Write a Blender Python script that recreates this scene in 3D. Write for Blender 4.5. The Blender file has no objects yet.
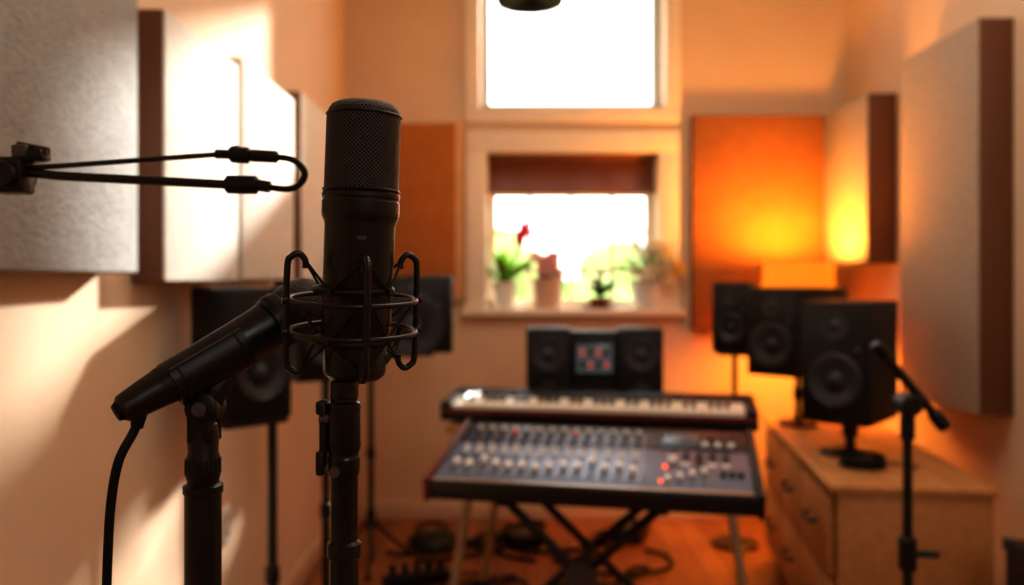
import bpy, bmesh, math, random
from mathutils import Vector, Matrix, Euler
random.seed(7)
S=bpy.context.scene
PI=math.pi
# ------------------------------------------------------------------ materials
def lin(c):
    out=[]
    for v in c:
        v=v/255.0
        out.append(v/12.92 if v<=0.04045 else ((v+0.055)/1.055)**2.4)
    return (*out,1)
def mat(name,rgb,rough=0.6,metal=0.0,var=0.0,vscale=8.0,bump=0.0,bscale=60.0,emit=None,estr=0,coat=0.0,stretch=None,spec=None,transl=0.0):
    m=bpy.data.materials.new(name); m.use_nodes=True
    nt=m.node_tree; b=nt.nodes['Principled BSDF']
    b.inputs['Base Color'].default_value=lin(rgb)
    b.inputs['Roughness'].default_value=rough
    b.inputs['Metallic'].default_value=metal
    if spec is not None: b.inputs['Specular IOR Level'].default_value=spec
    if coat: b.inputs['Coat Weight'].default_value=coat
    tc=nt.nodes.new('ShaderNodeTexCoord')
    mp=nt.nodes.new('ShaderNodeMapping'); nt.links.new(tc.outputs['Object'],mp.inputs[0])
    if stretch: mp.inputs['Scale'].default_value=stretch
    if var>0:
        n=nt.nodes.new('ShaderNodeTexNoise'); n.inputs['Scale'].default_value=vscale; n.inputs['Detail'].default_value=6
        nt.links.new(mp.outputs[0],n.inputs['Vector'])
        r=nt.nodes.new('ShaderNodeValToRGB'); r.color_ramp.elements[0].position=0.3; r.color_ramp.elements[1].position=0.7
        l=lin(rgb)
        r.color_ramp.elements[0].color=(*[max(0,c*(1-var)) for c in l[:3]],1)
        r.color_ramp.elements[1].color=(*[min(1,c*(1+var)) for c in l[:3]],1)
        nt.links.new(n.outputs['Fac'],r.inputs[0]); nt.links.new(r.outputs[0],b.inputs['Base Color'])
    if bump>0:
        n2=nt.nodes.new('ShaderNodeTexNoise'); n2.inputs['Scale'].default_value=bscale; n2.inputs['Detail'].default_value=4
        nt.links.new(mp.outputs[0],n2.inputs['Vector'])
        bp=nt.nodes.new('ShaderNodeBump'); bp.inputs['Strength'].default_value=bump; bp.inputs['Distance'].default_value=0.01
        nt.links.new(n2.outputs['Fac'],bp.inputs['Height']); nt.links.new(bp.outputs[0],b.inputs['Normal'])
    if emit is not None:
        b.inputs['Emission Color'].default_value=lin(emit); b.inputs['Emission Strength'].default_value=estr
    if transl>0:
        t=nt.nodes.new('ShaderNodeBsdfTranslucent'); t.inputs[0].default_value=lin(rgb)
        mx=nt.nodes.new('ShaderNodeMixShader'); mx.inputs[0].default_value=transl
        o=nt.nodes['Material Output']
        nt.links.new(b.outputs[0],mx.inputs[1]); nt.links.new(t.outputs[0],mx.inputs[2]); nt.links.new(mx.outputs[0],o.inputs[0])
    return m
def grille_mat(name,pitch,dark,light):
    m=bpy.data.materials.new(name); m.use_nodes=True
    nt=m.node_tree; b=nt.nodes['Principled BSDF']
    b.inputs['Metallic'].default_value=0.6; b.inputs['Roughness'].default_value=0.42
    uv=nt.nodes.new('ShaderNodeUVMap')
    mp=nt.nodes.new('ShaderNodeMapping'); mp.inputs['Rotation'].default_value=(0,0,PI/4); mp.inputs['Scale'].default_value=(2*PI/pitch,)*3
    nt.links.new(uv.outputs[0],mp.inputs[0])
    sp=nt.nodes.new('ShaderNodeSeparateXYZ'); nt.links.new(mp.outputs[0],sp.inputs[0])
    s=[]
    for k in ('X','Y'):
        q=nt.nodes.new('ShaderNodeMath'); q.operation='SINE'; nt.links.new(sp.outputs[k],q.inputs[0]); s.append(q)
    mul=nt.nodes.new('ShaderNodeMath'); mul.operation='MAXIMUM'
    nt.links.new(s[0].outputs[0],mul.inputs[0]); nt.links.new(s[1].outputs[0],mul.inputs[1])
    r=nt.nodes.new('ShaderNodeValToRGB'); r.color_ramp.elements[0].position=0.3; r.color_ramp.elements[1].position=0.8
    r.color_ramp.elements[0].color=lin(dark); r.color_ramp.elements[1].color=lin(light)
    nt.links.new(mul.outputs[0],r.inputs[0]); nt.links.new(r.outputs[0],b.inputs['Base Color'])
    bp=nt.nodes.new('ShaderNodeBump'); bp.inputs['Strength'].default_value=0.9; bp.inputs['Distance'].default_value=0.0006
    nt.links.new(mul.outputs[0],bp.inputs['Height']); nt.links.new(bp.outputs[0],b.inputs['Normal'])
    return m
def floor_mat():
    m=bpy.data.materials.new('wood_floor'); m.use_nodes=True
    nt=m.node_tree; b=nt.nodes['Principled BSDF']; b.inputs['Roughness'].default_value=0.35
    tc=nt.nodes.new('ShaderNodeTexCoord'); mp=nt.nodes.new('ShaderNodeMapping')
    mp.inputs['Rotation'].default_value=(0,0,PI/2)
    nt.links.new(tc.outputs['Object'],mp.inputs[0])
    br=nt.nodes.new('ShaderNodeTexBrick'); br.inputs['Scale'].default_value=1.0
    br.inputs['Brick Width'].default_value=1.1; br.inputs['Row Height'].default_value=0.12; br.inputs['Mortar Size'].default_value=0.003
    br.inputs['Color1'].default_value=lin((180,112,64)); br.inputs['Color2'].default_value=lin((146,86,46)); br.inputs['Mortar'].default_value=lin((60,34,20))
    nt.links.new(mp.outputs[0],br.inputs['Vector'])
    n=nt.nodes.new('ShaderNodeTexNoise'); n.inputs['Scale'].default_value=6; n.inputs['Detail'].default_value=8
    m2=nt.nodes.new('ShaderNodeMapping'); m2.inputs['Scale'].default_value=(8,0.8,1); nt.links.new(tc.outputs['Object'],m2.inputs[0]); nt.links.new(m2.outputs[0],n.inputs['Vector'])
    mx=nt.nodes.new('ShaderNodeMixRGB'); mx.blend_type='MULTIPLY'; mx.inputs[0].default_value=0.5
    nt.links.new(br.outputs['Color'],mx.inputs[1]); nt.links.new(n.outputs['Fac'],mx.inputs[2])
    nt.links.new(mx.outputs[0],b.inputs['Base Color'])
    return m
M_wall=mat('plaster_wall',(220,192,162),0.85,var=0.04,vscale=3,bump=0.12,bscale=90)
M_ceil=mat('ceiling_paint',(228,220,205),0.9,bump=0.05)
M_floor=floor_mat()
M_trim=mat('trim_paint',(240,224,202),0.6,var=0.02)
M_base=mat('baseboard_paint',(214,186,156),0.5,var=0.02)
M_winframe=mat('window_frame_paint',(205,207,205),0.5,var=0.03)
M_panelL=mat('panel_fabric_cream',(228,222,210),0.95,var=0.05,vscale=25,bump=0.5,bscale=160)
M_panelG=mat('panel_fabric_grey',(166,167,165),0.95,var=0.10,vscale=30,bump=0.8,bscale=120)
M_panelR=mat('panel_fabric_taupe',(170,154,138),0.95,var=0.08,vscale=40,bump=0.6,bscale=150)
M_panelO=mat('panel_fabric_rust',(178,108,48),0.9,var=0.08,vscale=12,bump=0.4,bscale=120)
M_brown=mat('panel_wood_edge',(104,64,40),0.6,var=0.15,vscale=10,stretch=(1,1,0.15))
M_tan=mat('panel_edge_tan',(210,162,112),0.7,var=0.05)
M_black=mat('black_satin_metal',(8,8,9),0.33,metal=0.0,bump=0.03,bscale=400,spec=0.5)
M_blackr=mat('black_rubber',(8,8,9),0.6,bump=0.05,bscale=300,spec=0.3)
M_blackp=mat('black_plastic',(11,11,12),0.46,bump=0.05,bscale=300,spec=0.4)
M_cab=mat('speaker_cabinet_vinyl',(19,20,22),0.5,bump=0.15,bscale=220,spec=0.4)
M_cone=mat('speaker_cone',(42,42,46),0.45,var=0.1,vscale=20)
M_grey=mat('dark_grey_metal',(90,90,95),0.35,metal=0.7,var=0.05)
M_silver=mat('silver_metal',(200,198,194),0.3,metal=0.9,var=0.03)
M_wood=mat('dresser_oak',(186,130,80),0.45,var=0.14,vscale=5,stretch=(6,1,6),bump=0.05,bscale=40)
M_woodd=mat('dresser_gap',(90,56,32),0.6,var=0.1)
M_keyw=mat('key_white',(240,230,214),0.35,var=0.01)
M_keyb=mat('key_black',(10,10,10),0.35,var=0.01)
M_console=mat('mixer_faceplate',(104,120,148),0.38,metal=0.3,var=0.05,vscale=15)
M_console2=mat('mixer_faceplate_dark',(42,48,60),0.38,metal=0.2,var=0.05)
M_body=mat('mixer_chassis',(16,17,20),0.45,var=0.05)
M_cheek=mat('mixer_red_cheek',(104,36,26),0.4,var=0.1)
M_knobw=mat('knob_white',(238,238,238),0.4,var=0.02)
M_knobr=mat('knob_red',(190,60,50),0.4,var=0.02,emit=(255,40,20),estr=0.2)
M_knobb=mat('knob_blue',(84,108,150),0.4,var=0.02)
M_knobo=mat('led_orange',(255,90,30),0.4,var=0.01,emit=(255,80,20),estr=3)
M_beige=mat('beige_leg_wood',(170,148,120),0.5,var=0.1)
M_shade=mat('lampshade_linen',(240,140,40),0.8,var=0.05,vscale=30,emit=(255,140,24),estr=0.65)
M_brass=mat('lamp_brass',(150,100,50),0.35,metal=0.8,var=0.05)
M_blind=mat('wood_blind_slat',(140,82,54),0.5,var=0.15,vscale=6,stretch=(0.5,4,4),transl=0.08)
M_potw=mat('white_ceramic',(240,236,228),0.35,var=0.02,transl=0.15)
M_potp=mat('pink_clay',(212,170,148),0.6,var=0.06)
M_potd=mat('terracotta_dark',(120,60,42),0.6,var=0.06)
M_soil=mat('potting_soil',(50,34,24),0.95,bump=0.6)
M_leaf=mat('leaf_green',(120,172,50),0.5,var=0.25,vscale=20,transl=0.4)
M_leafd=mat('leaf_dark_green',(76,122,60),0.5,var=0.25,vscale=20,transl=0.3)
M_red=mat('tulip_red',(236,50,80),0.45,var=0.12,vscale=40,transl=0.4)
M_pink=mat('petal_pink',(242,190,194),0.5,var=0.1,vscale=40,transl=0.45)
M_white=mat('petal_white',(250,246,232),0.5,var=0.04,vscale=40,transl=0.5)
M_yel=mat('petal_yellow',(250,218,120),0.5,var=0.1,vscale=40,transl=0.5)
M_hedge=mat('hedge_leaves',(150,172,98),0.8,var=0.3,vscale=3,bump=0.5,bscale=8)
M_grass=mat('lawn',(170,185,125),0.9,var=0.2,vscale=2)
M_screen=mat('display_glass',(20,28,32),0.2,var=0.01,emit=(130,145,150),estr=0.2)
M_screen2=mat('display_icons',(180,90,80),0.3,var=0.01,emit=(200,110,95),estr=0.25)
M_plate=mat('outlet_plastic',(235,230,220),0.4,var=0.01)
M_grille=grille_mat('microphone_grille_mesh',0.0021,(2,2,3),(84,82,80))
# ------------------------------------------------------------------ builder
class B:
    def __init__(s):
        s.v=[];s.f=[];s.m=[];s.uv=[];s.mats=[];s.M=Matrix.Identity(4)
    def mi(s,m):
        if m not in s.mats: s.mats.append(m)
        return s.mats.index(m)
    def add(s,vs,fs,m,uvs=None):
        o=len(s.v); k=s.mi(m)
        s.v+=[s.M@Vector(v) for v in vs]
        for i,f in enumerate(fs):
            s.f.append([o+a for a in f]); s.m.append(k)
            s.uv.append(uvs[i] if uvs else [(0,0)]*len(f))
    def box(s,c,d,m,R=None,bev=0.0,seg=2,taper=None):
        bm=bmesh.new(); bmesh.ops.create_cube(bm,size=1)
        for v in bm.verts:
            v.co=Vector((v.co.x*d[0],v.co.y*d[1],v.co.z*d[2]))
            if taper and v.co.z>0: v.co.x*=taper; v.co.y*=taper
        if bev>0: bmesh.ops.bevel(bm,geom=bm.edges[:],offset=bev,segments=seg,affect='EDGES',profile=0.5)
        bm.verts.index_update()
        T=Matrix.Translation(c)@(R.to_4x4() if R is not None else Matrix.Identity(4))
        s.add([T@v.co for v in bm.verts],[[v.index for v in f.verts] for f in bm.faces],m)
        bm.free()
    def lathe(s,prof,m,o=(0,0,0),ax=(0,0,1),seg=32,arc=2*PI,a0=0.0,cap=True):
        ax=Vector(ax).normalized(); q=Vector((0,0,1)).rotation_difference(ax); o=Vector(o)
        n=seg if abs(arc-2*PI)<1e-6 else seg+1
        closed=(n==seg)
        vs=[];fs=[];uv=[];L=[0]
        for i in range(1,len(prof)):
            L.append(L[-1]+math.hypot(prof[i][0]-prof[i-1][0],prof[i][1]-prof[i-1][1]))
        R0=max(p[0] for p in prof)
        for r,z in prof:
            for j in range(n):
                a=a0+arc*j/seg
                vs.append(o+q@Vector((r*math.cos(a),r*math.sin(a),z)))
        for i in range(len(prof)-1):
            for j in range(seg):
                j2=(j+1)%n if closed else j+1
                fs.append([i*n+j,i*n+j2,(i+1)*n+j2,(i+1)*n+j])
                u0=arc*j/seg*R0;u1=arc*(j+1)/seg*R0
                uv.append([(u0,L[i]),(u1,L[i]),(u1,L[i+1]),(u0,L[i+1])])
        if cap and closed:
            if prof[0][0]>1e-6: fs.append(list(range(n))[::-1]); uv.append([(0,0)]*n)
            if prof[-1][0]>1e-6: fs.append([(len(prof)-1)*n+j for j in range(n)]); uv.append([(0,0)]*n)
        s.add(vs,fs,m,uv)
    def cyl(s,p0,p1,r0,m,r1=None,seg=20,bev=0.0):
        p0=Vector(p0);p1=Vector(p1);h=(p1-p0).length;r1=r0 if r1 is None else r1
        if bev>0: pr=[(r0-bev,0),(r0,bev),(r1,h-bev),(r1-bev,h)]
        else: pr=[(r0,0),(r1,h)]
        s.lathe(pr,m,p0,(p1-p0),seg)
    def sph(s,c,r,m,sc=(1,1,1),seg=16,R=None):
        vs=[];fs=[];n=seg;k=seg//2
        c=Vector(c)
        for i in range(k+1):
            t=PI*i/k
            for j in range(n):
                a=2*PI*j/n
                p=Vector((r*sc[0]*math.sin(t)*math.cos(a),r*sc[1]*math.sin(t)*math.sin(a),r*sc[2]*math.cos(t)))
                if R is not None: p=R@p
                vs.append(c+p)
        for i in range(k):
            for j in range(n):
                fs.append([i*n+j,(i+1)*n+j,(i+1)*n+(j+1)%n,i*n+(j+1)%n])
        s.add(vs,fs,m)
    def tube(s,pts,r,m,closed=False,seg=10,sub=6,smooth=True):
        P=[Vector(p) for p in pts]; n=len(P)
        if smooth and n>2:
            Q=[]
            rng=n if closed else n-1
            for i in range(rng):
                if closed: a,b,c,d=P[(i-1)%n],P[i],P[(i+1)%n],P[(i+2)%n]
                else: a,b,c,d=P[max(i-1,0)],P[i],P[i+1],P[min(i+2,n-1)]
                for k in range(sub):
                    t=k/sub
                    Q.append(0.5*((2*b)+(c-a)*t+(2*a-5*b+4*c-d)*t*t+(-a+3*b-3*c+d)*t**3))
            if not closed: Q.append(P[-1])
            P=Q;n=len(P)
        vs=[];fs=[];up=None
        for i in range(n):
            if closed: t=P[(i+1)%n]-P[i-1]
            else: t=P[min(i+1,n-1)]-P[max(i-1,0)]
            t.normalize()
            if up is None:
                up=t.orthogonal().normalized()
            up=(up-t*up.dot(t))
            if up.length<1e-6: up=t.orthogonal()
            up.normalize(); sd=t.cross(up)
            rr=r[i*len(r)//n] if isinstance(r,(list,tuple)) else r
            for j in range(seg):
                a=2*PI*j/seg; vs.append(P[i]+up*rr*math.cos(a)+sd*rr*math.sin(a))
        for i in range(n if closed else n-1):
            i2=(i+1)%n
            for j in range(seg):
                fs.append([i*seg+j,i*seg+(j+1)%seg,i2*seg+(j+1)%seg,i2*seg+j])
        if not closed:
            fs.append(list(range(seg))[::-1]); fs.append([(n-1)*seg+j for j in range(seg)])
        s.add(vs,fs,m)
    def ring(s,c,R,r,m,ax=(0,0,1),seg=56):
        q=Vector((0,0,1)).rotation_difference(Vector(ax).normalized())
        s.tube([Vector(c)+q@Vector((R*math.cos(2*PI*i/seg),R*math.sin(2*PI*i/seg),0)) for i in range(seg)],r,m,closed=True,smooth=False)
    def leaf(s,base,dirv,L,w,m,droop=0.3,n=7):
        base=Vector(base);d=Vector(dirv).normalized();side=d.cross(Vector((0,0,1)))
        if side.length<0.05: side=Vector((1,0,0))
        side.normalize();vs=[];fs=[]
        h=Vector((d.x,d.y,0))
        for i in range(n+1):
            t=i/n
            p=base+d*L*t+h*L*droop*t*t-Vector((0,0,1))*L*droop*t*t*0.9
            ww=w*math.sin(PI*(0.08+0.92*t))**0.8 if t<1 else 0.0005
            up=side.cross(d)*ww*0.35
            vs+=[p-side*ww+up,p,p+side*ww+up]
        for i in range(n):
            a=i*3
            fs+=[[a,a+1,a+4,a+3],[a+1,a+2,a+5,a+4]]
        s.add(vs,fs,m)
    def build(s,name,mw=None,ang=35,parent=None):
        me=bpy.data.meshes.new(name); me.from_pydata([tuple(v) for v in s.v],[],s.f)
        for m in s.mats: me.materials.append(m)
        me.polygons.foreach_set('material_index',s.m)
        me.polygons.foreach_set('use_smooth',[True]*len(s.f))
        ul=me.uv_layers.new(name='UVMap'); k=0
        flat=[]
        for u in s.uv:
            for a in u: flat+=[a[0],a[1]]
        ul.data.foreach_set('uv',flat)
        me.update(); me.validate()
        me.set_sharp_from_angle(angle=math.radians(ang))
        ob=bpy.data.objects.new(name,me); S.collection.objects.link(ob)
        if mw is not None: ob.matrix_world=mw
        return ob
def place(x,y,z,yaw=0.0): return Matrix.Translation((x,y,z))@Matrix.Rotation(yaw,4,'Z')
# ------------------------------------------------------------------ room shell
CAMZ=1.35
XL,XR,YB,YF,ZC=-0.943,1.885,4.8,-1.6,3.35
T=0.2
def wallbox(name,x0,x1,y0,y1,z0,z1,m):
    b=B(); b.box(((x1-x0)/2,(y1-y0)/2,(z1-z0)/2),(x1-x0,y1-y0,z1-z0),m); return b.build(name,place(x0,y0,z0))
wallbox('floor',XL-T,XR+T,YF-T,YB+T,-0.1,0,M_floor)
wallbox('ceiling',XL-T,XR+T,YF-T,YB+T,ZC,ZC+0.1,M_ceil)
wallbox('wall_left',XL-T,XL,YF-T,YB+T,0,ZC,M_wall)
wallbox('wall_right',XR,XR+T,YF-T,YB+T,0,ZC,M_wall)
wallbox('wall_front',XL,XR,YF-T,YF,0,ZC,M_wall)
W1=(-0.141,0.824,1.19,2.067); W2=(-0.18,0.864,2.32,3.12)
b=B()
def seg(x0,x1,z0,z1): b.box(((x0+x1)/2,YB+T/2,(z0+z1)/2),(x1-x0,T,z1-z0),M_wall)
seg(XL,W2[0],0,ZC); seg(W2[1],XR,0,ZC)
seg(W2[0],W2[1],0,W1[2]); seg(W2[0],W1[0],W1[2],W1[3]); seg(W1[1],W2[1],W1[2],W1[3])
seg(W2[0],W2[1],W1[3],W2[2]); seg(W2[0],W2[1],W2[3],ZC)
b.build('wall_back')
for nm,x0,x1,y0,y1 in (('baseboard_left',XL,XL+0.015,YF,YB),('baseboard_right',XR-0.015,XR,YF,YB),('baseboard_back',XL+0.015,XR-0.015,YB-0.015,YB)):
    b=B(); b.box(((x0+x1)/2,(y0+y1)/2,0.05),(x1-x0,y1-y0,0.1),M_base,bev=0.004); b.build(nm)
def trim(name,W,o,dp=0.025,mt=M_trim,bottom=True):
    b=B(); x0,x1,z0,z1=W
    y=YB-dp/2
    b.box((x0-o/2,y,(z0+z1)/2),(o,dp,z1-z0),mt,bev=0.004); b.box((x1+o/2,y,(z0+z1)/2),(o,dp,z1-z0),mt,bev=0.004)
    b.box(((x0+x1)/2,y,z1+o/2),(x1-x0+2*o,dp,o),mt,bev=0.004)
    if bottom: b.box(((x0+x1)/2,y,z0-o/2),(x1-x0+2*o,dp,o),mt,bev=0.004)
    return b.build(name)
trim('trim_1',W1,0.12,bottom=False)
trim('trim_2',W2,0.085,mt=M_trim)
b=B(); b.box((0.3415,YB-0.03+0.09,W1[2]-0.02),(1.24,0.27,0.04),M_trim,bev=0.006); b.build('trim_3')
def window(name,W,nx,nz,fr=0.045,mt=M_winframe):
    b=B();x0,x1,z0,z1=W;y=YB+0.165
    cx=(x0+x1)/2;cz=(z0+z1)/2
    b.box((x0+fr/2,y,cz),(fr,0.05,z1-z0),mt,bev=0.005);b.box((x1-fr/2,y,cz),(fr,0.05,z1-z0),mt,bev=0.005)
    b.box((cx,y,z0+fr/2),(x1-x0,0.05,fr),mt,bev=0.005);b.box((cx,y,z1-fr/2),(x1-x0,0.05,fr),mt,bev=0.005)
    for i in range(1,nx): b.box((x0+(x1-x0)*i/nx,y,cz),(0.022,0.03,z1-z0),mt,bev=0.003)
    for i in range(1,nz): b.box((cx,y,z0+(z1-z0)*i/nz),(x1-x0,0.03,0.022),mt,bev=0.003)
    return b.build(name)
window('window_1',W1,4,4,0.045,M_trim)
window('window_2',W2,1,1,0.05)
b=B()
b.box((0.3415,4.86,2.05),(0.955,0.05,0.03),M_blind,bev=0.004)
for i in range(11):
    b.box((0.3415,4.86,2.03-i*0.0155),(0.95,0.04,0.005),M_blind,R=Euler((0.6,0,0)).to_matrix())
b.box((0.3415,4.86,1.855),(0.955,0.035,0.02),M_blind,bev=0.004)
b.build('window_blind')
# outside
b=B(); b.box((0,0,-0.05),(30,16,0.1),M_grass); b.build('garden_lawn',place(0,13.3,-0.1))
b=B()
b.box((0,0,0.35),(7.2,0.7,0.7),M_hedge,bev=0.1)
for i in range(90):
    x=random.uniform(-3.5,3.8); y=random.uniform(-0.5,0.5); h=random.uniform(0.5,1.65)
    b.sph((x,y,h),random.uniform(0.18,0.42),M_hedge,seg=12)
b.build('garden_hedge',place(0.4,9.0,-0.1))
# ------------------------------------------------------------------ acoustic panels
def panel_wall(name,side,y0,y1,z0,z1,th,mf,me):
    b=B(); ly=y1-y0;lz=z1-z0
    b.box((0,ly/2,lz/2),(th,ly,lz),me,bev=0.003)
    sgn=1 if side=='L' else -1
    b.box((sgn*(th/2),ly/2,lz/2),(0.012,ly-0.004,lz-0.004),mf,bev=0.005)
    x=XL+th/2+0.001 if side=='L' else XR-th/2-0.001
    b.build(name,place(x,y0,z0))
panel_wall('acoustic_panel','L',1.05,1.95,1.365,2.75,0.08,M_panelG,M_panelG)
panel_wall('acoustic_panel','L',2.10,2.66,1.345,2.02,0.08,M_panelL,M_brown)
panel_wall('acoustic_panel','L',2.70,3.34,1.35,2.06,0.08,M_panelL,M_panelL)
panel_wall('acoustic_panel','L',3.47,4.02,1.35,2.12,0.08,M_panelL,M_brown)
panel_wall('acoustic_panel','R',3.19,3.83,0.84,2.335,0.13,M_panelR,M_brown)
panel_wall('acoustic_panel','R',4.16,4.74,1.433,2.265,0.14,M_panelR,M_brown)
def panel_back(name,x0,x1,z0,z1,th,mf,me,strip=False):
    b=B(); b.box((0,0,0),(x1-x0,th,z1-z0),me,bev=0.003)
    b.box((-0.02 if strip else 0,-th/2,0),(x1-x0-(0.05 if strip else 0.006),0.012,z1-z0-0.006),mf,bev=0.005)
    b.build(name,place((x0+x1)/2,YB-th/2-0.001,(z0+z1)/2))
panel_back('acoustic_panel',-0.85,-0.27,1.24,2.225,0.07,M_panelO,M_tan,True)
panel_back('acoustic_panel',1.005,1.74,1.07,2.27,0.06,M_panelO,M_brown)
# ------------------------------------------------------------------ speakers
def speaker_geo(b,w,h,d):
    b.box((0,0,h/2),(w,d,h),M_cab,bev=0.008)
    f=-d/2
    b.box((0,f-0.002,h/2),(w-0.02,0.008,h-0.02),M_blackp,bev=0.003)
    rw=w*0.38; zc=h*0.36
    b.lathe([(rw,0),(rw*1.02,0.006),(rw*0.95,0.010),(rw*0.88,0.006),(rw*0.82,0.008),(rw*0.74,0.004),(rw*0.35,-0.003),(rw*0.3,0.003),(rw*0.15,0.010),(0,0.012)],M_cone,(0,f-0.006,zc),(0,-1,0),36)
    for k in range(4):
        a=PI/4+k*PI/2
        b.cyl((rw*0.97*math.cos(a),f-0.012,zc+rw*0.97*math.sin(a)),(rw*0.97*math.cos(a),f-0.018,zc+rw*0.97*math.sin(a)),0.004,M_grey,seg=8)
    rt=w*0.2; zt=h*0.8
    b.lathe([(rt,0),(rt,0.006),(rt*0.9,0.007),(rt*0.5,0.001),(rt*0.42,0.004),(rt*0.2,0.010),(0,0.012)],M_cone,(0,f-0.006,zt),(0,-1,0),28)
    b.box((w*0.32,f-0.007,h*0.62),(0.01,0.004,0.004),M_silver)
def stand_geo(b,H,plate=0.2,r=0.014,tri=0.2,px=0,py=0,legs=True):
    b.box((0,0,H-0.008),(plate,plate,0.016),M_black,bev=0.003)
    b.cyl((px,py,0.02),(px,py,H-0.01),r,M_black)
    b.cyl((px,py,H*0.5),(px,py,H*0.5+0.05),r*1.5,M_blackp,bev=0.003)
    if legs:
        for k in range(3):
            a=k*2*PI/3+0.5
            b.tube([(px,py,0.22),(px+tri*0.5*math.cos(a),py+tri*0.5*math.sin(a),0.11),(px+tri*math.cos(a),py+tri*math.sin(a),0.01)],0.009,M_black)
            b.sph((px+tri*math.cos(a),py+tri*math.sin(a),0.014),0.014,M_blackr,seg=8)
        b.cyl((px,py,0.17),(px,py,0.26),r*1.6,M_blackp)
    else:
        b.lathe([(tri,0),(tri,0.012),(tri*0.9,0.02),(0.02,0.026),(0.02,0.04)],M_black,(px,py,0),(0,0,1))
def spk(name,x,y,z0,w,h,d,yaw,standbase=None,**kw):
    b=B(); b.M=Matrix.Translation((0,0,z0)) if standbase is None else Matrix.Translation((0,0,z0-standbase))
    speaker_geo(b,w,h,d)
    if standbase is not None:
        b.M=Matrix.Identity(4)
        stand_geo(b,z0-standbase,**kw)
        return b.build(name,place(x,y,standbase,yaw))
    return b.build(name,place(x,y,0,yaw))
DT=0.68
spk('studio_monitor_speaker',-0.765,2.40,0.965,0.20,0.365,0.21,math.radians(46),0.0,px=0.075,py=-0.04,tri=0.19,plate=0.19)
spk('studio_monitor_speaker',-0.70,2.98,1.02,0.20,0.33,0.24,math.radians(35),0.0,px=0.05,py=0.0,tri=0.2,plate=0.18)
spk('studio_monitor_speaker',-0.48,4.05,1.01,0.38,0.36,0.25,math.radians(8),0.0,px=-0.19,py=0.0,tri=0.22,plate=0.2)
spk('studio_monitor_speaker',1.135,4.33,0.985,0.19,0.355,0.2,math.radians(-25),0.0,tri=0.12,plate=0.15,legs=False)
spk('studio_monitor_speaker',1.325,3.94,0.92,0.26,0.395,0.44,math.radians(-48),DT,tri=0.09,plate=0.15,legs=False)
spk('studio_monitor_speaker',1.305,3.28,0.815,0.26,0.455,0.33,math.radians(-40),DT,tri=0.11,plate=0.17,legs=False,r=0.02)
# ------------------------------------------------------------------ dresser
b=B(); w,d,h=0.50,1.36,DT   # local: x = depth, y = length, drawers face -x
b.box((w/2,d/2,h-0.0125),(w+0.02,d+0.02,0.025),M_wood,bev=0.004)
b.box((w/2+0.01,d/2,(h-0.025)/2+0.03),(w-0.02,d-0.004,h-0.025-0.06),M_wood,bev=0.003)
b.box((w/2+0.02,d/2,0.03),(w-0.06,d-0.04,0.06),M_woodd)
for c in range(3):
    for r in range(2):
        y0=0.02+c*(d-0.04)/3; dh=0.265; z0=0.09+r*(dh+0.015)
        b.box((0.003,y0+(d-0.04)/6,z0+dh/2),(0.02,(d-0.04)/3-0.012,dh),M_wood,bev=0.004)
        yc=y0+(d-0.04)/6; zc=z0+dh*0.55
        b.tube([(-0.006,yc-0.06,zc),(-0.03,yc-0.055,zc-0.006),(-0.034,yc,zc-0.01),(-0.03,yc+0.055,zc-0.006),(-0.006,yc+0.06,zc)],0.007,M_blackp)
b.build('wooden_dresser',place(1.045,2.78,0,math.radians(-8)))
b=B()
for k in range(5): b.ring((0,0,0.012+k*0.007),0.075-0.004*(k%2),0.005,M_blackr,seg=30)
b.box((0.0,0.0,0.02),(0.08,0.05,0.035),M_blackp,bev=0.008)
b.tube([(0.07,0,0.02),(0.13,0.03,0.01),(0.17,-0.03,0.008),(0.2,0.02,0.008)],0.004,M_blackr)
b.build('coiled_cable',place(1.25,3.03,DT))
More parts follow.
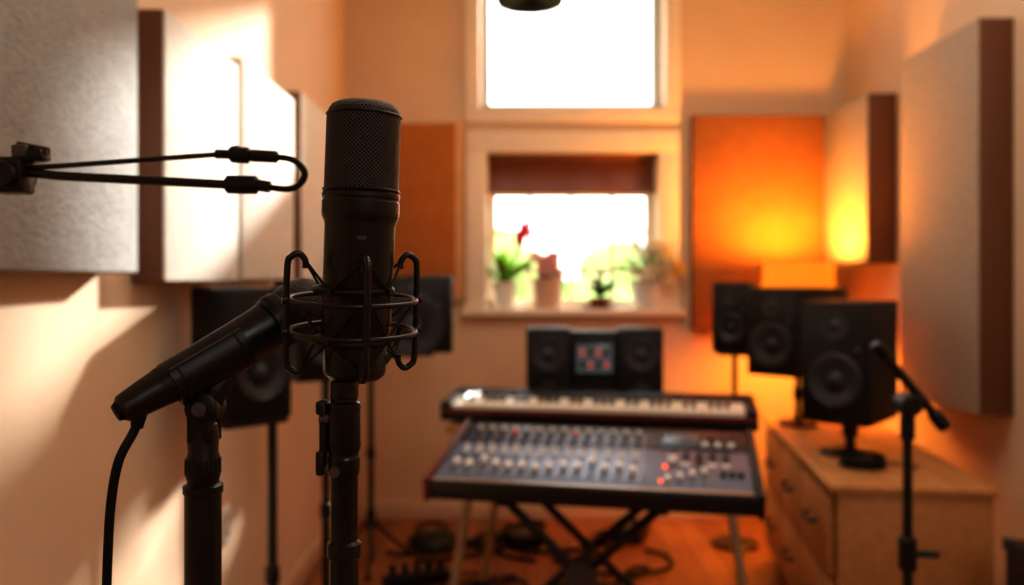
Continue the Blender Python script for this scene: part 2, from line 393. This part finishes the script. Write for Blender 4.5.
# ------------------------------------------------------------------ mixing console
def on_plane_mixer():
    b=B(); W,D=0.985,0.5
    tilt=math.radians(11)
    b.M=Matrix.Rotation(tilt,4,'X')
    b.box((W/2,D/2,-0.03),(W,D,0.06),M_body,bev=0.008)
    b.box((W/2,D*0.33,0.002),(W-0.05,D*0.58,0.008),M_console,bev=0.002)
    b.box((W/2,D*0.80,0.002),(W-0.05,D*0.34,0.008),M_console2,bev=0.002)
    for x in (0.006,W-0.006): b.box((x,D/2,-0.025),(0.02,D+0.02,0.075),M_cheek if x<0.5 else M_blackp,bev=0.006)
    b.box((W/2,0.012,0.004),(W-0.05,0.012,0.006),M_silver,bev=0.002)
    z=0.006
    n=14;x0=0.07;dx=0.042
    for i in range(n):
        x=x0+i*dx
        b.box((x,0.135,z+0.001),(0.007,0.15,0.002),M_keyb)
        fy=0.10+random.random()*0.09
        b.box((x,fy,z+0.009),(0.018,0.034,0.016),M_knobw,bev=0.003)
        b.box((x,0.235,z+0.002),(0.020,0.016,0.004),M_knobw)
        for r in range(6):
            y=0.262+r*0.034
            m=[M_knobw,M_grey,M_knobb,M_grey,M_knobr if i in (3,8) else M_grey,M_knobw][r]
            b.cyl((x,y,z),(x,y,z+0.012),0.0085,m,r1=0.007,seg=12)
        b.box((x+dx/2,0.25,z),(0.0015,0.38,0.001),M_silver)
    X=0.68
    b.box((X+0.13,0.38,z+0.001),(0.24,0.13,0.006),M_console2,bev=0.002)
    b.box((X+0.075,0.39,z+0.006),(0.11,0.085,0.004),M_screen,bev=0.001)
    for r in range(4):
        for c in range(5):
            b.box((X+0.05+c*0.04,0.19+r*0.03,z+0.003),(0.024,0.016,0.006),random.choice([M_knobw,M_grey,M_grey,M_blackp]),bev=0.001)
    for c in range(4):
        b.box((X+0.04+c*0.035,0.1,z+0.001),(0.005,0.11,0.002),M_keyb)
        b.box((X+0.04+c*0.035,0.07+0.02*c,z+0.009),(0.015,0.028,0.014),M_knobw,bev=0.003)
    for c in range(3):
        b.cyl((X+0.2+0.025*c,0.12,z),(X+0.2+0.025*c,0.12,z+0.014),0.009,M_blackp,seg=14)
        b.cyl((X+0.15+c*0.04,0.34,z),(X+0.15+c*0.04,0.34,z+0.014),0.010,M_knobw,seg=14)
        b.cyl((X+0.17+c*0.03,0.40,z),(X+0.17+c*0.03,0.40,z+0.014),0.010,M_grey,seg=14)
    b.sph((X+0.03,0.165,z+0.004),0.006,M_knobo,seg=10); b.sph((X+0.02,0.06,z+0.004),0.005,M_knobo,seg=10)
    b.M=Matrix.Identity(4)
    return b
YAW=math.radians(-12)
MX=place(-0.265,2.56,0.745,YAW)
on_plane_mixer().build('mixing_console',MX)
b=B()
for yy,s in ((-0.14,1),(0.12,1)):
    for sg in (1,-1):
        b.tube([(sg*0.23,yy+sg*0.012,0.665),(-sg*0.48,yy+sg*0.012,0.012)],0.015,M_black,smooth=False)
b.cyl((0,-0.17,0.455),(0,0.16,0.455),0.022,M_blackp)
for sg in (1,-1):
    b.box((sg*0.24,0,0.675),(0.035,0.42,0.02),M_blackp,bev=0.004)
    b.box((sg*0.48,0,0.012),(0.035,0.42,0.024),M_blackr,bev=0.004)
b.lathe([(0.045,-0.008),(0.05,0),(0.045,0.008)],M_grey,(0,-0.18,0.455),(0,1,0))
b.build('keyboard_x_stand',place(0.245,2.72,0,YAW))
b=B()
b.box((0,0,0.795),(1.1,0.66,0.03),M_wood,bev=0.004)
for sx in (-1,1):
    for sy in (-1,1):
        b.tube([(sx*0.44,sy*0.25,0.785),(sx*0.56,sy*0.30,0.012)],0.017,M_beige,smooth=False)
        b.sph((sx*0.56,sy*0.30,0.014),0.014,M_blackr,seg=8)
    b.box((sx*0.46,0,0.72),(0.03,0.5,0.04),M_beige,bev=0.003)
KC=place(0.36,3.36,0,YAW)
b.build('keyboard_table',KC)
# digital piano
b=B(); W,D=1.15,0.29
b.M=Matrix.Rotation(math.radians(4),4,'X')
b.box((W/2,D/2,0.03),(W,D,0.05),M_blackp,bev=0.008)
b.box((W/2,0.235,0.065),(W,0.11,0.03),M_blackp,bev=0.008)
for x in (0.02,W-0.02): b.box((x,D/2-0.02,0.055),(0.04,D-0.05,0.04),M_blackp,bev=0.006)
nw=36; kx0=0.045; kw=(W-0.09)/nw
for i in range(nw):
    b.box((kx0+(i+0.5)*kw,0.088,0.062),(kw-0.0025,0.165,0.016),M_keyw,bev=0.001,seg=1)
    if i%7 in (0,1,3,4,5) and i<nw-1:
        b.box((kx0+(i+1)*kw,0.118,0.076),(kw*0.58,0.10,0.014),M_keyb,bev=0.002,seg=1)
b.box((W/2,-0.001,0.045),(W-0.02,0.006,0.015),M_cheek,bev=0.001)
for i in range(16): b.cyl((0.12+i*0.03,0.235,0.08),(0.12+i*0.03,0.235,0.09),0.006,M_grey,seg=10)
b.box((0.75,0.235,0.081),(0.12,0.04,0.004),M_screen)
b.M=Matrix.Identity(4)
for x in (0.12,W-0.12):
    for y in (0.06,0.23): b.cyl((x,y,-0.008),(x,y,0.014),0.015,M_blackr,seg=12)
b.build('digital_piano',place(-0.27,3.18,0.818,YAW))
# desktop speaker dock with display
b=B(); W=0.56
for sx in (-1,1):
    b.box((sx*0.19,0,0.17),(0.185,0.16,0.34),M_cab,bev=0.012)
    b.lathe([(0.07,0),(0.072,0.006),(0.062,0.007),(0.03,-0.002),(0.02,0.005),(0,0.008)],M_cone,(sx*0.19,-0.083,0.23),(0,-1,0),28)
    b.lathe([(0.035,0),(0.036,0.006),(0.02,0.003),(0,0.008)],M_cone,(sx*0.19,-0.083,0.09),(0,-1,0),20)
b.box((0,0.01,0.163),(0.2,0.14,0.326),M_cab,bev=0.008)
b.box((0,-0.065,0.215),(0.175,0.01,0.15),M_blackp,bev=0.003)
b.box((0,-0.071,0.215),(0.15,0.004,0.12),M_screen,bev=0.001)
for i in range(4):
    for j in range(2): b.box((-0.05+i*0.033,-0.0745,0.19+j*0.05),(0.022,0.003,0.03),M_screen2 if (i+j)%2 else M_grey)
b.build('media_player_speaker_dock',place(0.345,3.585,0.81,math.radians(-3)))
# ------------------------------------------------------------------ floor lamp
b=B()
b.lathe([(0.10,0),(0.10,0.014),(0.09,0.024),(0.02,0.03),(0.012,0.05)],M_brass)
b.cyl((0,0,0.03),(0,0,1.22),0.011,M_brass)
b.lathe([(0.19,1.20),(0.175,1.44),(0.172,1.44),(0.187,1.20)],M_shade,cap=False,seg=48)
for k in range(3):
    a=k*2*PI/3; b.tube([(0,0,1.19),(0.188*math.cos(a),0.188*math.sin(a),1.205)],0.003,M_brass,smooth=False)
b.sph((0,0,1.25),0.03,mat('bulb_glass',(255,230,190),0.4,var=0.01,emit=(255,170,80),estr=10),sc=(1,1,1.3))
b.build('floor_lamp',place(1.475,4.38,0))
# ------------------------------------------------------------------ pendant lamp
b=B()
b.lathe([(0.0,0.03),(0.07,0.0),(0.10,0.005),(0.105,0.02),(0.06,0.09),(0.02,0.12),(0.015,0.15),(0.0,0.15)],M_blackp,seg=40)
b.cyl((0,0,0.14),(0,0,1.16),0.004,M_black,seg=8)
b.lathe([(0.05,1.13),(0.05,1.16),(0.0,1.16)],M_blackp)
b.build('pendant_lamp',place(0.055,2.6,ZC-1.16))
# ------------------------------------------------------------------ plants
SZ=1.19
def pot(b,r,h,m,r0=None):
    r0=r0 or r*0.75
    b.lathe([(r0,0),(r,h),(r*1.06,h),(r*1.06,h-0.015 if h>0.05 else h*0.8),(r*1.02,h),(r*0.9,h),(r*0.88,h-0.02)],m,seg=28)
    b.lathe([(r*0.9,h-0.018),(0,h-0.012)],M_soil,cap=False,seg=20)
def tulip(b,p,m,s=1.0,open_=0.25):
    for k in range(6):
        a=k*PI/3; d=Vector((math.cos(a)*open_,math.sin(a)*open_,1)).normalized()
        b.leaf(Vector(p)+Vector((math.cos(a)*0.008*s,math.sin(a)*0.008*s,0)),d,0.06*s,0.02*s,m,droop=-0.15)
    b.sph(Vector(p)+Vector((0,0,0.02*s)),0.018*s,m,sc=(1,1,1.3),seg=10)
b=B(); pot(b,0.075,0.15,M_potw)
for k in range(30):
    a=random.uniform(0,2*PI); b.leaf((0.02*math.cos(a),0.02*math.sin(a),0.13),(0.75*math.cos(a),0.25*math.sin(a)-0.08,1),random.uniform(0.16,0.27),0.030,M_leaf,droop=0.25)
for (x,y,z) in ((0.09,-0.01,0.35),(0.115,0.0,0.40)):
    b.tube([(0,0,0.13),(x*0.5,y,0.25),(x,y,z)],0.004,M_leaf); tulip(b,(x,y,z),M_red,1.4)
b.build('potted_tulips',place(-0.045,4.835,SZ))
b=B(); pot(b,0.085,0.17,M_potp,0.08)
for k in range(34):
    a=random.uniform(0,2*PI);r=random.uniform(0,0.08);z=random.uniform(0.19,0.31)
    b.tube([(0,0,0.15),(r*math.cos(a),r*0.8*math.sin(a),z)],0.002,M_leafd,smooth=False)
    for q in range(5):
        b.sph((r*math.cos(a)+0.013*math.cos(q*1.257),r*0.8*math.sin(a)-0.004,z+0.013*math.sin(q*1.257)),0.014,M_pink,sc=(1,0.5,1),seg=8)
for k in range(8):
    a=k*PI/4;b.leaf((0,0,0.16),(math.cos(a),math.sin(a),0.6),0.07,0.02,M_leafd)
b.build('potted_pink_flowers',place(0.20,4.84,SZ))
b=B(); pot(b,0.06,0.06,M_potd,0.05)
b.lathe([(0.09,0),(0.1,0.012),(0.085,0.012)],M_potd)
for k in range(30):
    a=random.uniform(0,2*PI); b.leaf((0,0,0.05),(0.8*math.cos(a),0.4*math.sin(a),random.uniform(0.8,2.2)),random.uniform(0.10,0.22),0.020,M_leafd,droop=0.3)
for k in range(8):
    a=random.uniform(0,2*PI);r=random.uniform(0.02,0.07);z=random.uniform(0.14,0.21)
    for q in range(5): b.sph((r*math.cos(a)+0.010*math.cos(q*1.257),-0.03,z+0.010*math.sin(q*1.257)),0.010,M_white,sc=(1,0.5,1),seg=8)
b.build('potted_fern',place(0.50,4.84,SZ))
b=B(); pot(b,0.10,0.16,M_potw)
for k in range(24):
    a=random.uniform(0,2*PI); b.leaf((0.02*math.cos(a),0.02*math.sin(a),0.14),(0.8*math.cos(a)-0.25,0.3*math.sin(a)-0.15,1),random.uniform(0.18,0.28),0.030,M_leaf,droop=0.22)
for k in range(38):
    a=random.uniform(0,2*PI);r=random.uniform(0.02,0.15); x=r*math.cos(a)+0.05;y=r*0.3*math.sin(a)-0.09;z=random.uniform(0.17,0.37)
    m=M_yel if x>0.12 else M_white
    b.tube([(0,0,0.14),(x*0.5,y*0.5,0.2),(x,y,z)],0.003,M_leaf)
    for q in range(6):
        an=q*PI/3; b.leaf((x,y,z),(math.cos(an),-0.4,math.sin(an)),0.05,0.022,m,droop=0.1,n=4)
    b.sph((x,y-0.006,z),0.01,M_yel,seg=8)
b.build('potted_lilies',place(0.77,4.82,SZ))
# ------------------------------------------------------------------ foreground: condenser microphone + shock mount + stand
def foot(b,x,y,R,a0,topz=0.35,r=0.009):
    for k in range(3):
        a=a0+k*2*PI/3
        b.tube([(x,y,topz),(x+R*math.cos(a),y+R*math.sin(a),0.012)],r,M_black,smooth=False)
        b.sph((x+R*math.cos(a),y+R*math.sin(a),0.014),0.014,M_blackr,seg=8)
    b.cyl((x,y,topz-0.05),(x,y,topz+0.05),0.02,M_blackp,bev=0.004)
root=bpy.data.objects.new('condenser_microphone_on_stand',None); S.collection.objects.link(root)
MB=Matrix.Translation((-0.1150,0.62,1.280))@Matrix.Rotation(math.radians(2.2),4,'Y')
b=B(); b.M=MB
b.lathe([(0.0,-0.002),(0.018,-0.002),(0.0215,0.001),(0.0225,0.004),(0.0228,0.021),(0.0222,0.0225),(0.0222,0.0235),(0.0242,0.025),(0.0250,0.028),(0.0256,0.110),(0.0262,0.1125),(0.0276,0.1155),(0.0281,0.118),(0.0281,0.1265),(0.0274,0.1275),(0.0274,0.1285),(0.0281,0.1295),(0.0281,0.1325),(0.0272,0.1335)],M_black,seg=72,cap=False)
b.lathe([(0.0270,0.1335),(0.0270,0.150),(0.0270,0.170),(0.0270,0.186),(0.0265,0.190),(0.0255,0.1935),(0.0235,0.1965),(0.020,0.1985),(0.012,0.1995),(0.0,0.1998)],M_grille,seg=72,cap=False)
b.ring((0,0,0.1895),0.0268,0.0009,M_black); b.ring((0,0,0.135),0.0273,0.0010,M_black)
b.box((0.006,-0.0256,0.100),(0.006,0.001,0.0025),M_grey)
o=b.build('condenser_microphone',ang=30); o.parent=root
b=B()
SMc=Matrix.Translation((-0.1160,0.62,1.3265))@Matrix.Rotation(math.radians(2.2),4,'Y')@Matrix.Rotation(math.radians(5),4,'X')
b.M=SMc
R=0.0455
for z in (0.0095,-0.0135): b.ring((0,0,z),R,0.0019,M_black,seg=72)
for z in (0.017,-0.020): b.ring((0,0,z),0.0275,0.0024,M_blackp)
for k in range(4):
    a=math.radians(-68+90*k); ca,sa=math.cos(a),math.sin(a)
    def rp(r,z,da=0): return (r*math.cos(a+da),r*math.sin(a+da),z)
    b.tube([rp(R-0.011,0.032),rp(R-0.0105,0.038),rp(R-0.006,0.0425),rp(R-0.001,0.040),rp(R+0.0015,0.034),rp(R+0.002,0.0),rp(R+0.0015,-0.034),rp(R-0.001,-0.040),rp(R-0.006,-0.0425),rp(R-0.0105,-0.038),rp(R-0.011,-0.032)],0.0024,M_black,sub=5)
    b.cyl(rp(R+0.001,0.0095),rp(R+0.005,0.0095),0.0032,M_blackp,seg=12)
    b.cyl(rp(R+0.001,-0.0135),rp(R+0.005,-0.0135),0.0032,M_blackp,seg=12)
    for sg in (1,-1):
        for da in (PI/4,-PI/4):
            b.tube([rp(R-0.009,0.040*sg),rp(0.0295,0.018*sg-0.001,da)],0.0010,M_blackr,smooth=False,seg=8)
        aa=a+PI/4
        b.cyl((0.027*math.cos(aa),0.027*math.sin(aa),0.017*sg),(0.032*math.cos(aa),0.032*math.sin(aa),0.017*sg),0.0026,M_blackp,seg=10)
    a2=a+PI/4
    b.tube([(R*math.cos(a+0.1),R*math.sin(a+0.1),0.0095),(0.029*math.cos(a2),0.029*math.sin(a2),-0.018),(R*math.cos(a+PI/2-0.1),R*math.sin(a+PI/2-0.1),0.0095)],0.0010,M_blackr,smooth=False)
for sx in (-1,1):
    b.tube([(sx*0.030,0.0355,-0.0135),(sx*0.026,0.032,-0.032),(sx*0.012,0.014,-0.050),(0,0,-0.052)],0.0024,M_black)
o=b.build('shock_mount',ang=40); o.parent=root
b=B(); x,y=-0.1225,0.62
def z(p): return CAMZ-(p-280)*0.000729
b.M=Matrix.Identity(4)
prof=[(0.008,z(370)),(0.0095,z(371)),(0.0095,z(376)),(0.008,z(377)),(0.0085,z(379))]
b.lathe(prof[::-1],M_silver,(x,y,0))
b.lathe([(0.0085,z(379)),(0.0105,z(381)),(0.0105,z(397)),(0.0098,z(398)),(0.0098,z(401)),(0.0118,z(403)),(0.0120,z(449)),(0.0108,z(452)),(0.0108,z(456)),(0.0116,z(458)),(0.0112,z(472)),(0.0100,z(476)),(0.0098,z(540)),(0.0122,z(543)),(0.0122,z(556)),(0.0105,z(559)),(0.0105,0.30)][::-1],M_black,(x,y,0),seg=40)
b.box((x-0.0145,y-0.002,z(432)),(0.005,0.009,0.048),M_blackp,bev=0.0015)
b.box((x-0.0165,y-0.002,z(407)),(0.006,0.011,0.010),M_blackp,bev=0.002)
b.box((x-0.0165,y-0.002,z(462)),(0.006,0.011,0.018),M_blackp,bev=0.002)
b.cyl((x-0.010,y-0.003,z(418)),(x-0.017,y-0.003,z(418)),0.004,M_grey)
b.cyl((x-0.004,y-0.0115,z(468)),(x-0.004,y-0.0150,z(468)),0.004,M_grey,seg=12)
for p in (408,444): b.ring((x,y,z(p)),0.0121,0.0004,M_blackr,seg=40)
foot(b,x,y,0.32,0.3)
b.cyl((x,y,0.05),(x,y,0.35),0.0125,M_black)
o=b.build('microphone_stand',ang=30); o.parent=root
# ------------------------------------------------------------------ dynamic microphone on stand
root=bpy.data.objects.new('dynamic_microphone_on_stand',None); S.collection.objects.link(root)
Tl=Vector((-0.2800,0.608,1.2565)); Hd=Vector((-0.155,0.705,1.3385)); ax=(Hd-Tl).normalized(); Lm=(Hd-Tl).length
b=B()
b.lathe([(0.0,0.0),(0.0085,0.0),(0.0105,0.002),(0.0112,0.006),(0.0125,0.016),(0.0140,0.030),(0.0142,0.031),(0.0146,0.032),(0.0165,0.065),(0.0180,0.100),(0.0190,0.118),(0.0192,0.122),(0.0182,0.1225),(0.0182,0.1240),(0.0205,0.1245),(0.0215,0.128),(0.0218,0.137),(0.0205,0.139)],M_black,Tl,ax,seg=56,cap=False)
b.lathe([(0.0205,0.139),(0.0225,0.143),(0.0238,0.150),(0.0238,0.156),(0.0225,0.164),(0.018,0.171),(0.010,0.1755),(0,0.177)],M_grille,Tl,ax,seg=56,cap=False)
b.lathe([(0.0222,0.1285),(0.0225,0.130),(0.0225,0.136),(0.0222,0.1375)],M_blackp,Tl,ax,seg=56,cap=False)
o=b.build('dynamic_microphone',ang=30); o.parent=root
b=B()
q=Vector((0,0,1)).rotation_difference(ax)
upl=q.inverted()@Vector((0,0,1)); au=math.atan2(upl.y,upl.x)
arc=math.radians(262)
b.lathe([(0.0158,0.038),(0.0178,0.038),(0.0202,0.092),(0.0204,0.098),(0.0184,0.098),(0.0158,0.038)],M_blackp,Tl,ax,seg=40,arc=arc,a0=au+PI-arc/2,cap=False)
for zz in (0.045,0.092):
    rr=0.0178+(zz-0.038)*0.041
    pts=[]
    for i in range(25):
        a=au+PI-arc/2+arc*i/24; pts.append(Tl+q@Vector((rr*math.cos(a),rr*math.sin(a),zz)))
    b.tube(pts,0.0012,M_blackp,smooth=False)
for sg in (1,-1):
    a=au+PI+sg*arc/2
    b.tube([Tl+q@Vector((0.0172*math.cos(a),0.0172*math.sin(a),0.039)),Tl+q@Vector((0.0195*math.cos(a),0.0195*math.sin(a),0.098))],0.0018,M_blackp,smooth=False)
sx,sy=-0.2355,0.648
def zz(p): return CAMZ-(p-280)*0.000762
mid=Tl+ax*0.066
b.tube([mid+ax*0.02+Vector((0,0,-0.021)),Vector((sx+0.010,sy,zz(392))),Vector((sx+0.006,sy,zz(405)))],0.0085,M_blackp)
b.tube([mid-ax*0.012+Vector((0,0,-0.019)),Vector((sx-0.004,sy,zz(398))),Vector((sx,sy,zz(410)))],0.0075,M_blackp)
b.lathe([(0.0095,-0.012),(0.0125,-0.010),(0.0125,0.010),(0.0095,0.012)],M_blackp,(sx+0.002,sy,zz(407)),(0,1,0),seg=28)
b.lathe([(0.0035,0.012),(0.0055,0.0125),(0.0055,0.015),(0.003,0.0155)],M_grey,(sx+0.002,sy,zz(407)),(0,-1,0),seg=16)
for s2 in (-1,1): b.box((sx+0.001,sy+s2*0.0085,zz(422)),(0.020,0.005,0.030),M_blackp,bev=0.002)
b.lathe([(0.0060,zz(418)),(0.0105,zz(424)),(0.0118,zz(436)),(0.0112,zz(452)),(0.0122,zz(456)),(0.0128,zz(476)),(0.0118,zz(479)),(0.0118,zz(483)),(0.0148,zz(485)),(0.0148,zz(492)),(0.0135,zz(494)),(0.0135,0.30)][::-1],M_black,(sx,sy,0),seg=40)
for i in range(18):
    a=i*2*PI/18; b.box((sx+0.0124*math.cos(a),sy+0.0124*math.sin(a),zz(466)),(0.0014,0.0014,0.012),M_blackp)
b.cyl((sx,sy,0.05),(sx,sy,0.35),0.016,M_black)
foot(b,sx,sy,0.32,1.3)
o=b.build('clip_and_stand',ang=35); o.parent=root
b=B()
b.cyl(Tl+ax*0.001,Tl-ax*0.004,0.0085,M_blackr,r1=0.006)
cb=Tl+ax*0.014+Vector((0,0,-0.010))
b.tube([cb,cb+Vector((-0.003,-0.001,-0.012)),(-0.2800,0.606,1.222),(-0.2850,0.605,1.195),(-0.2870,0.604,1.16),(-0.2880,0.603,1.10),(-0.288,0.60,0.9),(-0.30,0.60,0.4),(-0.32,0.58,0.05),(-0.36,0.50,0.006),(-0.45,0.55,0.006),(-0.48,0.8,0.006),(-0.42,1.3,0.006)],0.0034,M_blackr)
b.cyl(cb,cb+Vector((-0.0015,0,-0.010)),0.0058,M_blackr,r1=0.0042)
o=b.build('microphone_cable'); o.parent=root
# ------------------------------------------------------------------ boom arm (left edge)
def bp(px,py,y=0.8): return Vector(((px-512)/850*y,y,CAMZ-(py-280)/850*y))
b=B()
b.tube([bp(22,168),bp(60,166),bp(224,154)],0.0026,M_black,smooth=False)
b.tube([bp(22,172),bp(60,176),bp(236,185)],0.0044,M_black,smooth=False)
b.cyl(bp(216,154),bp(232,154.5),0.0045,M_blackp); b.cyl(bp(230,154.5),bp(250,155.5),0.0078,M_blackp,bev=0.002); b.cyl(bp(250,155.5),bp(278,157),0.0058,M_blackp,bev=0.0015)
b.sph(bp(236,153),0.008,M_blackp,sc=(1,1,0.9))
b.cyl(bp(226,184.5),bp(258,185),0.0088,M_blackp,bev=0.002); b.cyl(bp(256,185),bp(270,187),0.0055,M_blackp)
b.tube([bp(276,157),bp(290,159),bp(300,165),bp(305,174),bp(300,184),bp(288,189),bp(266,187)],0.0030,M_blackr)
b.box(bp(13,176),(0.030,0.026,0.034),M_blackp,bev=0.004)
b.cyl(bp(13,176)+Vector((0,-0.02,0)),bp(13,176)+Vector((0,0.02,0)),0.013,M_black,bev=0.002)
b.box(bp(34,157),(0.024,0.018,0.010),M_blackp,R=Euler((0,-0.2,0)).to_matrix(),bev=0.002)
b.cyl(bp(40,150),bp(40,162),0.005,M_blackp); b.cyl(bp(18,146),bp(48,152),0.0045,M_blackp)
b.box(bp(24,152),(0.014,0.02,0.012),M_grey,bev=0.002)
b.tube([bp(13,176),bp(-40,180)],0.008,M_black,smooth=False)
P=bp(-40,180)
b.cyl((P.x,P.y,0.2),(P.x,P.y,P.z+0.05),0.012,M_black); b.cyl((P.x,P.y,P.z-0.03),(P.x,P.y,P.z+0.03),0.018,M_blackp,bev=0.004)
foot(b,P.x,P.y,0.28,0.2)
b.build('boom_arm')
# ------------------------------------------------------------------ right hand small boom stand
b=B()
b.cyl((0,0,0.05),(0,0,1.045),0.0125,M_black,r1=0.011); b.cyl((0,0,0.66),(0,0,0.74),0.021,M_blackp,bev=0.004)
b.cyl((0.0,0,0.70),(0.07,-0.01,0.70),0.009,M_blackp,bev=0.003)
b.cyl((0,0,0.97),(0,0,1.05),0.017,M_blackp,bev=0.004)
b.cyl((0,-0.03,1.055),(0,0.03,1.055),0.026,M_blackp,bev=0.005)
b.tube([(-0.075,0,1.195),(0.085,0,1.005)],0.0115,M_black,smooth=False)
b.cyl((0.06,0,1.034),(0.09,0,0.999),0.017,M_blackp,bev=0.003); b.cyl((-0.078,0,1.199),(-0.05,0,1.165),0.015,M_blackp,bev=0.003)
foot(b,0,0,0.26,0.9)
b.build('microphone_boom_stand',place(0.94,2.02,0))
# ------------------------------------------------------------------ floor clutter
b=B()
b.lathe([(0.12,0),(0.13,0.01),(0.125,0.035),(0.10,0.06),(0.05,0.07),(0,0.07)],M_blackp,seg=32)
b.box((0,-0.02,0.075),(0.06,0.09,0.02),M_grey,bev=0.006)
b.build('foot_pedal',place(-0.40,4.32,0))
b=B()
for k in range(14):
    a=random.uniform(0,6); x0=-0.6+random.uniform(-0.1,0.95);y0=3.85+random.uniform(-0.5,0.7)
    pts=[]
    for i in range(9):
        pts.append((x0+0.16*math.cos(a+i*0.9)+0.06*i,min(4.72,y0+0.18*math.sin(a*1.3+i*0.8)),0.010+0.004*(i%2)))
    b.tube(pts,0.009,M_blackr,seg=8)
b.build('floor_cables')
for i,(px_,py_,yw) in enumerate(((0.05,4.35,0.3),(0.62,4.45,-0.4))):
    b=B()
    b.box((0,0,0.035),(0.16,0.22,0.06),M_blackp,bev=0.01)
    b.box((0,-0.03,0.068),(0.12,0.12,0.008),M_grey,bev=0.003)
    for c in range(3): b.cyl((-0.045+c*0.045,0.07,0.065),(-0.045+c*0.045,0.07,0.085),0.012,M_blackp,seg=14)
    b.build('effects_pedal',place(px_,py_,0,yw))
b=B()
b.box((0,0,0.035),(0.30,0.07,0.05),M_blackp,bev=0.008)
for i in range(5): b.box((-0.11+i*0.055,0,0.061),(0.035,0.035,0.004),M_grey,bev=0.001); b.box((-0.11+i*0.055,0,0.085),(0.025,0.028,0.045),M_blackr,bev=0.004)
b.tube([(0.15,0,0.03),(0.25,0.05,0.01),(0.35,-0.05,0.01)],0.005,M_blackr)
b.build('power_strip',place(-0.42,3.75,0,0.4))
b=B(); b.box((0,0,0),(0.012,0.08,0.12),M_plate,bev=0.003)
for s2 in (-1,1):
    b.box((0.006,0,s2*0.025),(0.004,0.035,0.03),M_plate,bev=0.001); b.box((0.009,-0.007,s2*0.025),(0.002,0.003,0.012),M_blackp); b.box((0.009,0.007,s2*0.025),(0.002,0.003,0.012),M_blackp)
b.build('wall_outlet',place(XL+0.006,2.78,0.55))
b=B(); b.box((0,0,0.30),(0.22,0.30,0.60),M_cab,bev=0.012)
b.tube([(0,-0.08,0.60),(0,-0.07,0.64),(0,0.07,0.64),(0,0.08,0.60)],0.009,M_blackr)
for sx_ in (-1,1):
    for s2 in (-1,1): b.box((sx_*0.10,s2*0.14,0.585),(0.03,0.03,0.035),M_grey,bev=0.003)
b.build('equipment_case',place(1.54,2.32,0))
# ------------------------------------------------------------------ lights
def area(name,loc,tgt,sx,sy,e,col,spread=PI):
    l=bpy.data.lights.new(name,'AREA'); l.shape='RECTANGLE'; l.size=sx; l.size_y=sy; l.energy=e; l.color=col; l.spread=spread
    o=bpy.data.objects.new(name,l); S.collection.objects.link(o); o.location=loc
    o.rotation_euler=(Vector(tgt)-Vector(loc)).to_track_quat('-Z','Y').to_euler(); return o
area('ceiling_fill',(0.6,2.2,ZC-0.04),(0.6,2.2,0),1.4,2.0,25,(1.0,0.89,0.76))  # added soft fill under the ceiling, no fixture belongs to it
area('rear_fill',(1.1,-1.3,2.6),(0.0,2.5,1.2),0.9,0.9,11,(1.0,0.95,0.89))  # unseen fill added behind the camera to lift the foreground
def point(name,loc,e,col,r=0.04):
    l=bpy.data.lights.new(name,'POINT'); l.energy=e; l.color=col; l.shadow_soft_size=r
    o=bpy.data.objects.new(name,l); S.collection.objects.link(o); o.location=loc
point('floor_lamp_bulb',(1.475,4.38,1.37),72,(1.0,0.45,0.06),0.10)
l=bpy.data.lights.new('sun','SUN'); l.energy=10; l.angle=math.radians(3.0); l.color=(1.0,0.95,0.87)
o=bpy.data.objects.new('sun',l); S.collection.objects.link(o); o.location=(3,8,5)
o.rotation_euler=Vector((-1.28,-2.5,-1.0)).to_track_quat('-Z','Y').to_euler()
w=bpy.data.worlds.new('sky'); S.world=w; w.use_nodes=True
bg=w.node_tree.nodes['Background']; bg.inputs[0].default_value=(0.97,0.99,1.0,1); bg.inputs[1].default_value=4.5
# ------------------------------------------------------------------ camera
c=bpy.data.cameras.new('camera'); co=bpy.data.objects.new('camera',c); S.collection.objects.link(co)
co.location=(0,0,CAMZ); co.rotation_euler=(PI/2,0,0)
c.sensor_width=36; c.lens=850/1024*36; c.shift_y=-12.5/1024
c.dof.use_dof=True; c.dof.focus_distance=0.605; c.dof.aperture_fstop=4.2
S.camera=co
S.view_settings.view_transform='Standard'
for lk in ('Medium High Contrast','Standard - Medium High Contrast'):
    try:
        S.view_settings.look=lk; break
    except Exception: pass
